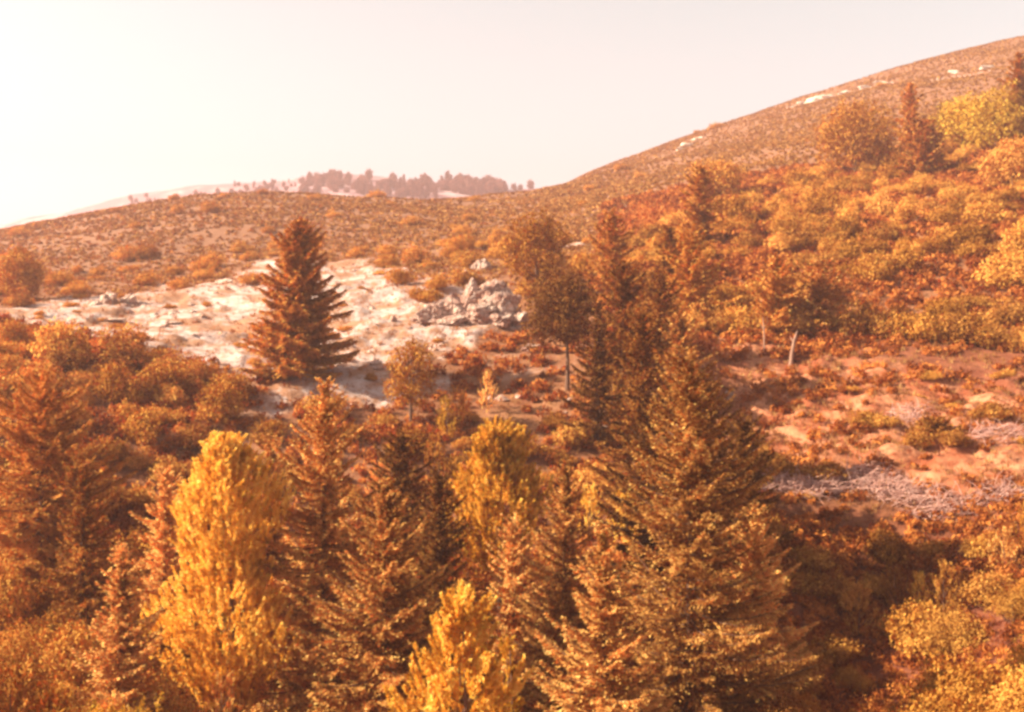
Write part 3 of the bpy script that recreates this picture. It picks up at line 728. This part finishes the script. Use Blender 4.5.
o = tufts('low_scrub', uh, yh, rs.uniform(.35, 1.0, len(uh)) * np.clip(1.3 - yh / 450, .42, 1.1), 'scrub', 20, .15, .6, 1, .7, .2, leaf=np.clip(yh * .001, .16, .3))
tag(o, 'low rusty scrub dotting the open hills', 'scrub', None, 'stuff')
# undergrowth between the bushes and in the valley
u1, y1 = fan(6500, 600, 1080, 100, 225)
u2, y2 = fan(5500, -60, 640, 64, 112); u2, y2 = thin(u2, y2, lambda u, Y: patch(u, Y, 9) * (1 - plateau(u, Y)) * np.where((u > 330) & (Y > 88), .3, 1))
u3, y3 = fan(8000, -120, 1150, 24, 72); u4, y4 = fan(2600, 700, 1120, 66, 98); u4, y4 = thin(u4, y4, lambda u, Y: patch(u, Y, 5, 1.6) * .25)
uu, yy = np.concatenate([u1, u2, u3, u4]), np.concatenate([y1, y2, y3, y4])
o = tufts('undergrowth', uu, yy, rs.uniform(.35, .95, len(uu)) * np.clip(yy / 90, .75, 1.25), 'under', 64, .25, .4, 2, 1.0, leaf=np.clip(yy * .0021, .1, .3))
tag(o, 'rusty, shade-darkened undergrowth filling the gaps between bushes and trees', 'undergrowth', None, 'stuff')
# dry grass on the red bank, the flat and among the shade
u1, y1 = fan(6500, 640, 1120, 62, 108); u1, y1 = thin(u1, y1, lambda u, Y: patch(u, Y, 6))
u2, y2 = fan(8000, -40, 640, 76, 170); u2, y2 = thin(u2, y2, lambda u, Y: patch(u, Y, 7, 1.3) * .8)
uu, yy = np.concatenate([u1, u2]), np.concatenate([y1, y2])
o = tufts('dry_grass', uu, yy, rs.uniform(.18, .5, len(uu)), 'straw', 12, .75, .16, 3, .8)
tag(o, 'dry straw-coloured grass on the bank and the limestone flat', 'grass', None, 'stuff')

# ------------------------------------------------------------------ rocks
import bmesh
def rock_mesh(seed, sx, sy, sz, sub=4, rough=.38, name='rock'):
    bm = bmesh.new(); bmesh.ops.create_icosphere(bm, subdivisions=sub, radius=1.0)
    off = Vector((seed * 3.7, seed * 1.3, seed * 2.1))
    cuts = [Vector((random.uniform(-1, 1), random.uniform(-1, 1), random.uniform(-.3, 1))).normalized() for _ in range(9)]
    lim = [random.uniform(.48, .82) for _ in cuts]
    for v in bm.verts:
        p = v.co.copy()
        for n, l in zip(cuts, lim):
            d = p.dot(n)
            if d > l: p -= n * (d - l) * .92
        f = mnoise.fractal(p * 1.7 + off, .8, 2.1, 5) * rough
        r = mnoise.ridged_multi_fractal(p * 2.1 + off, .9, 2.2, 4, 1.0, 2.0) * rough * .16
        p *= 1 + f - r
        v.co = Vector((p.x * sx, p.y * sy, p.z * sz))
    me = bpy.data.meshes.new(name); bm.to_mesh(me); bm.free(); me.materials.append(M['rock']); return me
random.seed(5)
# main outcrop: one thing of several boulders
oc = link(bpy.data.objects.new('rock_outcrop', None)); oc.location = G(472, 116)
tag(oc, 'big craggy pale limestone outcrop of split blocks at centre', 'rock outcrop')
for i, (u, dy, top, hw) in enumerate(((492, 1.2, 276, 19), (474, 1.0, 284, 20), (454, .8, 293, 18), (436, .4, 303, 15), (424, 0, 311, 10), (500, -.6, 292, 17), (480, -1.2, 303, 17), (508, .6, 298, 11), (458, -1.6, 314, 14), (521, -1.2, 309, 9), (487, .2, 287, 12), (441, -1.8, 319, 9), (500, -2.2, 311, 12))):
    Y = 116 + dy; x, y, z = G(u, Y)
    h = (HY - top) / F * Y - z
    b = link(bpy.data.objects.new('boulder', rock_mesh(i + 1, hw / F * Y * 1.3, 1.4, max(.5, h * .66), 5, .33, 'boulder')))
    b.parent = oc; b.location = Vector((x, y, z + h * .4)) - oc.location; b.rotation_euler = (random.uniform(-.15, .15), random.uniform(-.3, .05), random.uniform(-.5, .5))
def rock(u, Y, w, d, h, label, sub=3, group='loose limestone rocks', sink=.25, rz=None):
    o = link(bpy.data.objects.new('rock', rock_mesh(random.random() * 50, w, d, h, sub))); x, y, z = G(u, Y)
    o.location = (x, y, z + h * (.5 - sink)); o.rotation_euler = (random.uniform(-.2, .2), random.uniform(-.2, .2), random.uniform(-.6, .6) if rz is None else rz)
    tag(o, label, 'rock', group); return o
rock(480, 150, 1.7, 1.2, 1.3, 'rounded pale boulder among bushes above the outcrop', 4)
rock(470, 143, 1.9, 1.2, .8, 'flat pale boulder just below the rounded boulder above the outcrop', 4)
rock(108, 131, 1.9, 1.3, 1.2, 'largest pale rock of the pile at the left back of the limestone flat', 4)
rock(128, 132, 1.5, 1.2, 1.1, 'cracked rock right in the pile at the left back of the flat', 4)
rock(95, 128, 1.2, .9, .7, 'low rock at the left end of the pile on the flat', 3)
rock(172, 124, 1.5, .9, .7, 'dark cracked rock lying in the middle of the limestone flat', 4)
rock(192, 124.5, 1.1, .8, .55, 'small dark rock beside the cracked rock on the limestone flat', 3)
rock(143, 117, .9, .7, .5, 'single small rock near the front of the limestone flat', 3)
rock(80, 109, 1.0, .8, .6, 'dark stone at the front left rim of the limestone flat', 3)
rock(222, 145, 1.7, 1.1, .8, 'pale rock at the back of the flat left of the lone fir', 4)
rock(640, 168, 1.4, .8, .7, 'pale rock on the slope left of the right thicket', 3)
rock(575, 170, 2.2, 1.0, .7, 'pale slab on the slope above the orange-brown tree', 3)
rock(530, 107, 1.3, .9, .55, 'pale slab at the right foot of the limestone outcrop', 3)
rock(340, 126, 1.6, 1.0, .7, 'flat pale rock just right of the lone fir', 3)
rock(728, 92, .6, .5, .5, 'pale lump of stone on the red bank beside the largest fir', 3)
for k, (u, row, w) in enumerate(((689, 146, 3.0), (698, 140, 3.0), (682, 150, 2.4), (803, 104, 3.2), (815, 101, 4.6), (829, 98, 3.6), (845, 94, 3.0), (866, 89, 4.6), (882, 85, 4.0), (955, 73, 3.2), (990, 69, 3.6))):
    Y = dist_of(u, row)
    o = rock(u, Y, w, 2.0, w * .36, None, 3, 'white ledges on the upper right hill', .25, .1); o.data.materials[0] = M['whiterock']
    AUTO.append((o, 'white limestone ledge', ('at the left shoulder' if u < 720 else 'in the main band' if u < 900 else 'in the upper band') + ' of the right hill', u, row_of(o.location.z, Y)))
STONES = [rock_mesh(60 + k, .5, .4, .26, 2, .35) for k in range(4)]
k = 0
while k < 120:
    u = random.uniform(0, 640); Y = random.uniform(86, 150)
    if pl(u, Y) < .3 and not (Y < 104 and u > 420): continue
    o = link(bpy.data.objects.new('rock', random.choice(STONES))); x, y, z = G(u, Y); s = random.uniform(.5, 1.6)
    o.location = (x, y, z + .02); o.rotation_euler[2] = random.uniform(0, 6); o.scale = (s, s, s * random.uniform(.7, 1.2)); k += 1
    tag(o, None, 'rock', 'loose stones on the pale ground')
    row = row_of(z, Y); AUTO.append((o, 'loose pale stone', where(u, row), u, row))

SLABS = [rock_mesh(80 + k, 1.3, .9, .32, 3, .3) for k in range(5)]
k = 0
while k < 34:
    u = random.uniform(20, 450); Y = random.uniform(96, 158)
    if pl(u, Y) < .6 or abs(u - 298) < 18: continue
    o = link(bpy.data.objects.new('rock', random.choice(SLABS))); x, y, z = G(u, Y); q = random.uniform(.5, 1.25)
    o.location = (x, y, z + .02); o.rotation_euler = (random.uniform(-.15, .15), random.uniform(-.15, .15), random.uniform(-.7, .7)); o.scale = (q, q, q * random.uniform(.6, 1.3)); k += 1
    tag(o, None, 'rock', 'broken slabs on the limestone flat')
    row = row_of(z, Y); AUTO.append((o, ('broad' if q > .9 else 'narrow') + ' broken slab', where(u, row), u, row))
scatter(34, (30, 450), (96, 155), (.5, 1.1), {'bush': .6, 'rust': .4}, (.6, .9), 2, None, 'small bushes on the limestone flat', lambda u, Y: pl(u, Y) > .5)
# ------------------------------------------------------------------ dead wood
def snag(u, Y, top_u, top_row, r, label, name, cat, fork=True):
    x, y, z = G(u, Y); tx = (top_u - CX) / F * Y - x; tz = (HY - top_row) / F * Y - z
    P = np.array([[0, 0, -.3], [tx * .3, .05, tz * .35], [tx * .55, -.04, tz * .7], [tx, .05, tz]])
    o = link(bpy.data.objects.new(name, None)); o.location = (x, y, z); tag(o, label, cat)
    V, Q = tube(P, [r, r * .85, r * .7, r * .35], 9)
    t = link(bpy.data.objects.new('trunk', mesh_np('trunk', V, Q, None, M['greywood'], True))); t.parent = o
    if fork:
        for s in (-1, 1):
            V, Q = tube(np.array([P[2], P[2] + [s * .25, .1, .35], P[2] + [s * .35, .15, .8 + .3 * s]]), [r * .45, r * .3, .015], 6)
            b = link(bpy.data.objects.new('branch', mesh_np('branch', V, Q, None, M['greywood'], True))); b.parent = o
    return o
snag(790, 99, 797, 332, .2, 'pale broken snag leaning right on the red bank', 'dead_tree', 'dead tree')
snag(765, 102, 763, 317, .1, 'thin pale dead stem left of the leaning snag', 'dead_tree', 'dead tree')
def brush(u, Y, R, H, n, label, seed):
    rng = np.random.default_rng(seed); parts = []
    for i in range(n):
        a = rng.random() * 6.28; q = R * math.sqrt(rng.random())
        p0 = np.array([math.cos(a) * q, math.sin(a) * q * .6, 0.]); gx = G(u, Y)
        dz = float(ground_z(np.array([gx[0] + p0[0]]), np.array([gx[1] + p0[1]]))[0]) - gx[2]
        p0[2] = dz + rng.random() * H * .5
        d = np.array([rng.normal(.5, .7), rng.normal(0, .4), rng.uniform(-.15, .55)]); d /= np.linalg.norm(d)
        l_ = rng.uniform(.6, 1.7); m = p0 + d * l_ * .5 + rng.normal(0, .1, 3)
        parts.append(tube(np.array([p0, m, p0 + d * l_ + [0, 0, -.12 * l_]]), np.array([.028, .02, .006]) * rng.uniform(.7, 1.4), 4))
    V, Q, _ = join_vq(parts)
    o = link(bpy.data.objects.new('brushwood', mesh_np('brushwood', V, Q, None, M['palewood'], True))); o.location = G(u, Y)
    tag(o, label, 'brushwood', 'heaps of dry brushwood on the lower right slope'); return o
brush(777, 76, 2.2, .9, 260, 'pinkish dry brushwood heap nearest the largest fir', 1)
brush(814, 75, 1.9, .8, 200, 'dry brushwood heap right of the one nearest the largest fir', 2)
brush(860, 76, 2.4, .9, 280, 'widest pale brushwood heap in the middle of the lower right slope', 3)
brush(904, 74, 2.1, .9, 240, 'dry brushwood heap between the widest heap and the pale tangle', 4)
brush(942, 72, 2.2, .8, 260, 'palest tangle of dry branches near the right edge', 5)
brush(997, 72, 1.8, .7, 180, 'small dry brushwood heap at the right edge', 6)
brush(905, 86, 1.8, .6, 120, 'thin scatter of dry branches up the red bank', 7)
brush(1000, 80, 2.2, .6, 160, 'pale dry branches on the bank at the right edge', 8)

# drop prototypes that were never placed
for lib in (BUSH, BUSHN, SHR):
    for p_, _ in lib.values():
        if p_.name not in USED:
            for ch in list(p_.children): bpy.data.objects.remove(ch)
            bpy.data.objects.remove(p_)

# the bushes past the 290 that show largest: one mass
bl = [(o.scale[0] / o.location.y, o) for o in sc.objects if o.get('category') == 'bush']
bl.sort(key=lambda t: -t[0])
RAW = {}
def raw(me):
    if me.name not in RAW:
        v = np.empty(len(me.vertices) * 3, np.float32); me.vertices.foreach_get('co', v)
        q = np.empty(len(me.loops), np.int32); me.loops.foreach_get('vertex_index', q)
        t = np.empty(len(me.vertices), np.float32); me.attributes['tint'].data.foreach_get('value', t)
        RAW[me.name] = (v.reshape(-1, 3), q.reshape(-1, 4), t)
    return RAW[me.name]
mass = []; drop = set()
bpy.context.view_layer.update()
for _, o in bl[290:]:
    for ch in [c for c in o.children if c.name.startswith('foliage')]:
        v, q, t = raw(ch.data); mw = np.array(o.matrix_world)
        mass.append((v @ mw[:3, :3].T + mw[:3, 3], q, t + random.uniform(-.15, .15)))
    drop.add(o)
if mass:
    V, Q, T = join_vq(mass)
    tag(link(bpy.data.objects.new('shrubbery', mesh_np('shrubbery', V, Q, T, M['bush']))), 'small orange maquis merging into one mass between the larger bushes', 'shrubbery', None, 'stuff')
    AUTO[:] = [a for a in AUTO if a[0] not in drop]
    for o in drop:
        for ch in list(o.children): bpy.data.objects.remove(ch)
        bpy.data.objects.remove(o)

# ------------------------------------------------------------------ unique labels for the repeats
from collections import defaultdict
byl = defaultdict(list)
for a in AUTO: byl[a[1] + ' ' + a[2]].append(a)
ORD = ['', 'second', 'third', 'fourth', 'fifth', 'sixth', 'seventh', 'eighth', 'ninth', 'tenth', 'eleventh', 'twelfth']
for lab, items in byl.items():
    items.sort(key=lambda a: a[3]); n = len(items)
    for i, a in enumerate(items):
        if n == 1: ext = ''
        elif i == 0: ext = ', leftmost'
        elif i == n - 1: ext = ', rightmost'
        elif i <= (n - 1) / 2: ext = f', {ORD[i]} from left' if i < 12 else f', number {i + 1} from left'
        else:
            j = n - 1 - i; ext = f', {ORD[j]} from right' if j < 12 else f', number {j + 1} from right'
        a[0]['label'] = lab + ext

# ------------------------------------------------------------------ haze
def box(name, lo, hi):
    V = np.array([[x, y, z] for x in (lo[0], hi[0]) for y in (lo[1], hi[1]) for z in (lo[2], hi[2])])
    Q = np.array([[0, 1, 3, 2], [4, 6, 7, 5], [0, 4, 5, 1], [2, 3, 7, 6], [0, 2, 6, 4], [1, 5, 7, 3]])
    return link(bpy.data.objects.new(name, mesh_np(name, V, Q)))
hz = box('haze', (-1200, -40, -30), (1200, 1330, 150))
m, nt, out = new_mat('haze_air')
pv = N(nt, 'ShaderNodeVolumePrincipled', i_Density=.00042, i_Anisotropy=.25)
pv.inputs['Color'].default_value = (.95, .62, .62, 1)
nt.links.new(pv.outputs[0], out.inputs['Volume']); hz.data.materials.append(m)
tag(hz, kind='stuff')

# ------------------------------------------------------------------ light
SUN_EL, SUN_AZ = math.radians(32), math.radians(-95)   # azimuth from +Y towards +X
to_sun = Vector((math.sin(SUN_AZ) * math.cos(SUN_EL), math.cos(SUN_AZ) * math.cos(SUN_EL), math.sin(SUN_EL)))
ld = bpy.data.lights.new('sun', 'SUN'); ld.energy = 5.0; ld.angle = math.radians(.5); ld.color = (1, .93, .68)
so = link(bpy.data.objects.new('sun', ld)); so.rotation_euler = (-to_sun).to_track_quat('-Z', 'Y').to_euler()
w = bpy.data.worlds.new('World'); sc.world = w; w.use_nodes = True
nt = w.node_tree; nt.nodes.clear()
out = nt.nodes.new('ShaderNodeOutputWorld'); bg = nt.nodes.new('ShaderNodeBackground')
sky = nt.nodes.new('ShaderNodeTexSky'); sky.sky_type = 'NISHITA'; sky.sun_disc = False
sky.sun_elevation = SUN_EL; sky.sun_rotation = SUN_AZ % (2 * math.pi); sky.dust_density = 1.5; sky.air_density = 1.2
hs = nt.nodes.new('ShaderNodeHueSaturation'); hs.inputs['Saturation'].default_value = .05
nt.links.new(sky.outputs[0], hs.inputs['Color'])
mx = mix(nt, 1.0, hs.outputs[0], (.90, 1.0, 1.0, 1), 'MULTIPLY')
nt.links.new(mx, bg.inputs[0]); bg.inputs[1].default_value = .056
nt.links.new(bg.outputs[0], out.inputs[0])

# ------------------------------------------------------------------ camera
cd = bpy.data.cameras.new('camera'); cd.sensor_width = 36; cd.lens = 36 * F / 1024
cd.shift_y = -(356 - HY) / 1024; cd.clip_start = .1; cd.clip_end = 5000
co = link(bpy.data.objects.new('camera', cd)); co.location = (0, 0, 0); co.rotation_euler = (math.pi / 2, 0, 0)
sc.camera = co
sc.view_settings.view_transform = 'Standard'; sc.view_settings.look = 'None'; sc.view_settings.gamma = 1; sc.view_settings.use_curve_mapping = False
sc.view_settings.exposure = 1.78
cy = sc.cycles
cy.max_bounces = 6; cy.diffuse_bounces = 4; cy.glossy_bounces = 2; cy.transmission_bounces = 4; cy.volume_bounces = 1
cy.use_denoising = True; cy.filter_width = 3.0
cy.caustics_reflective = False; cy.caustics_refractive = False
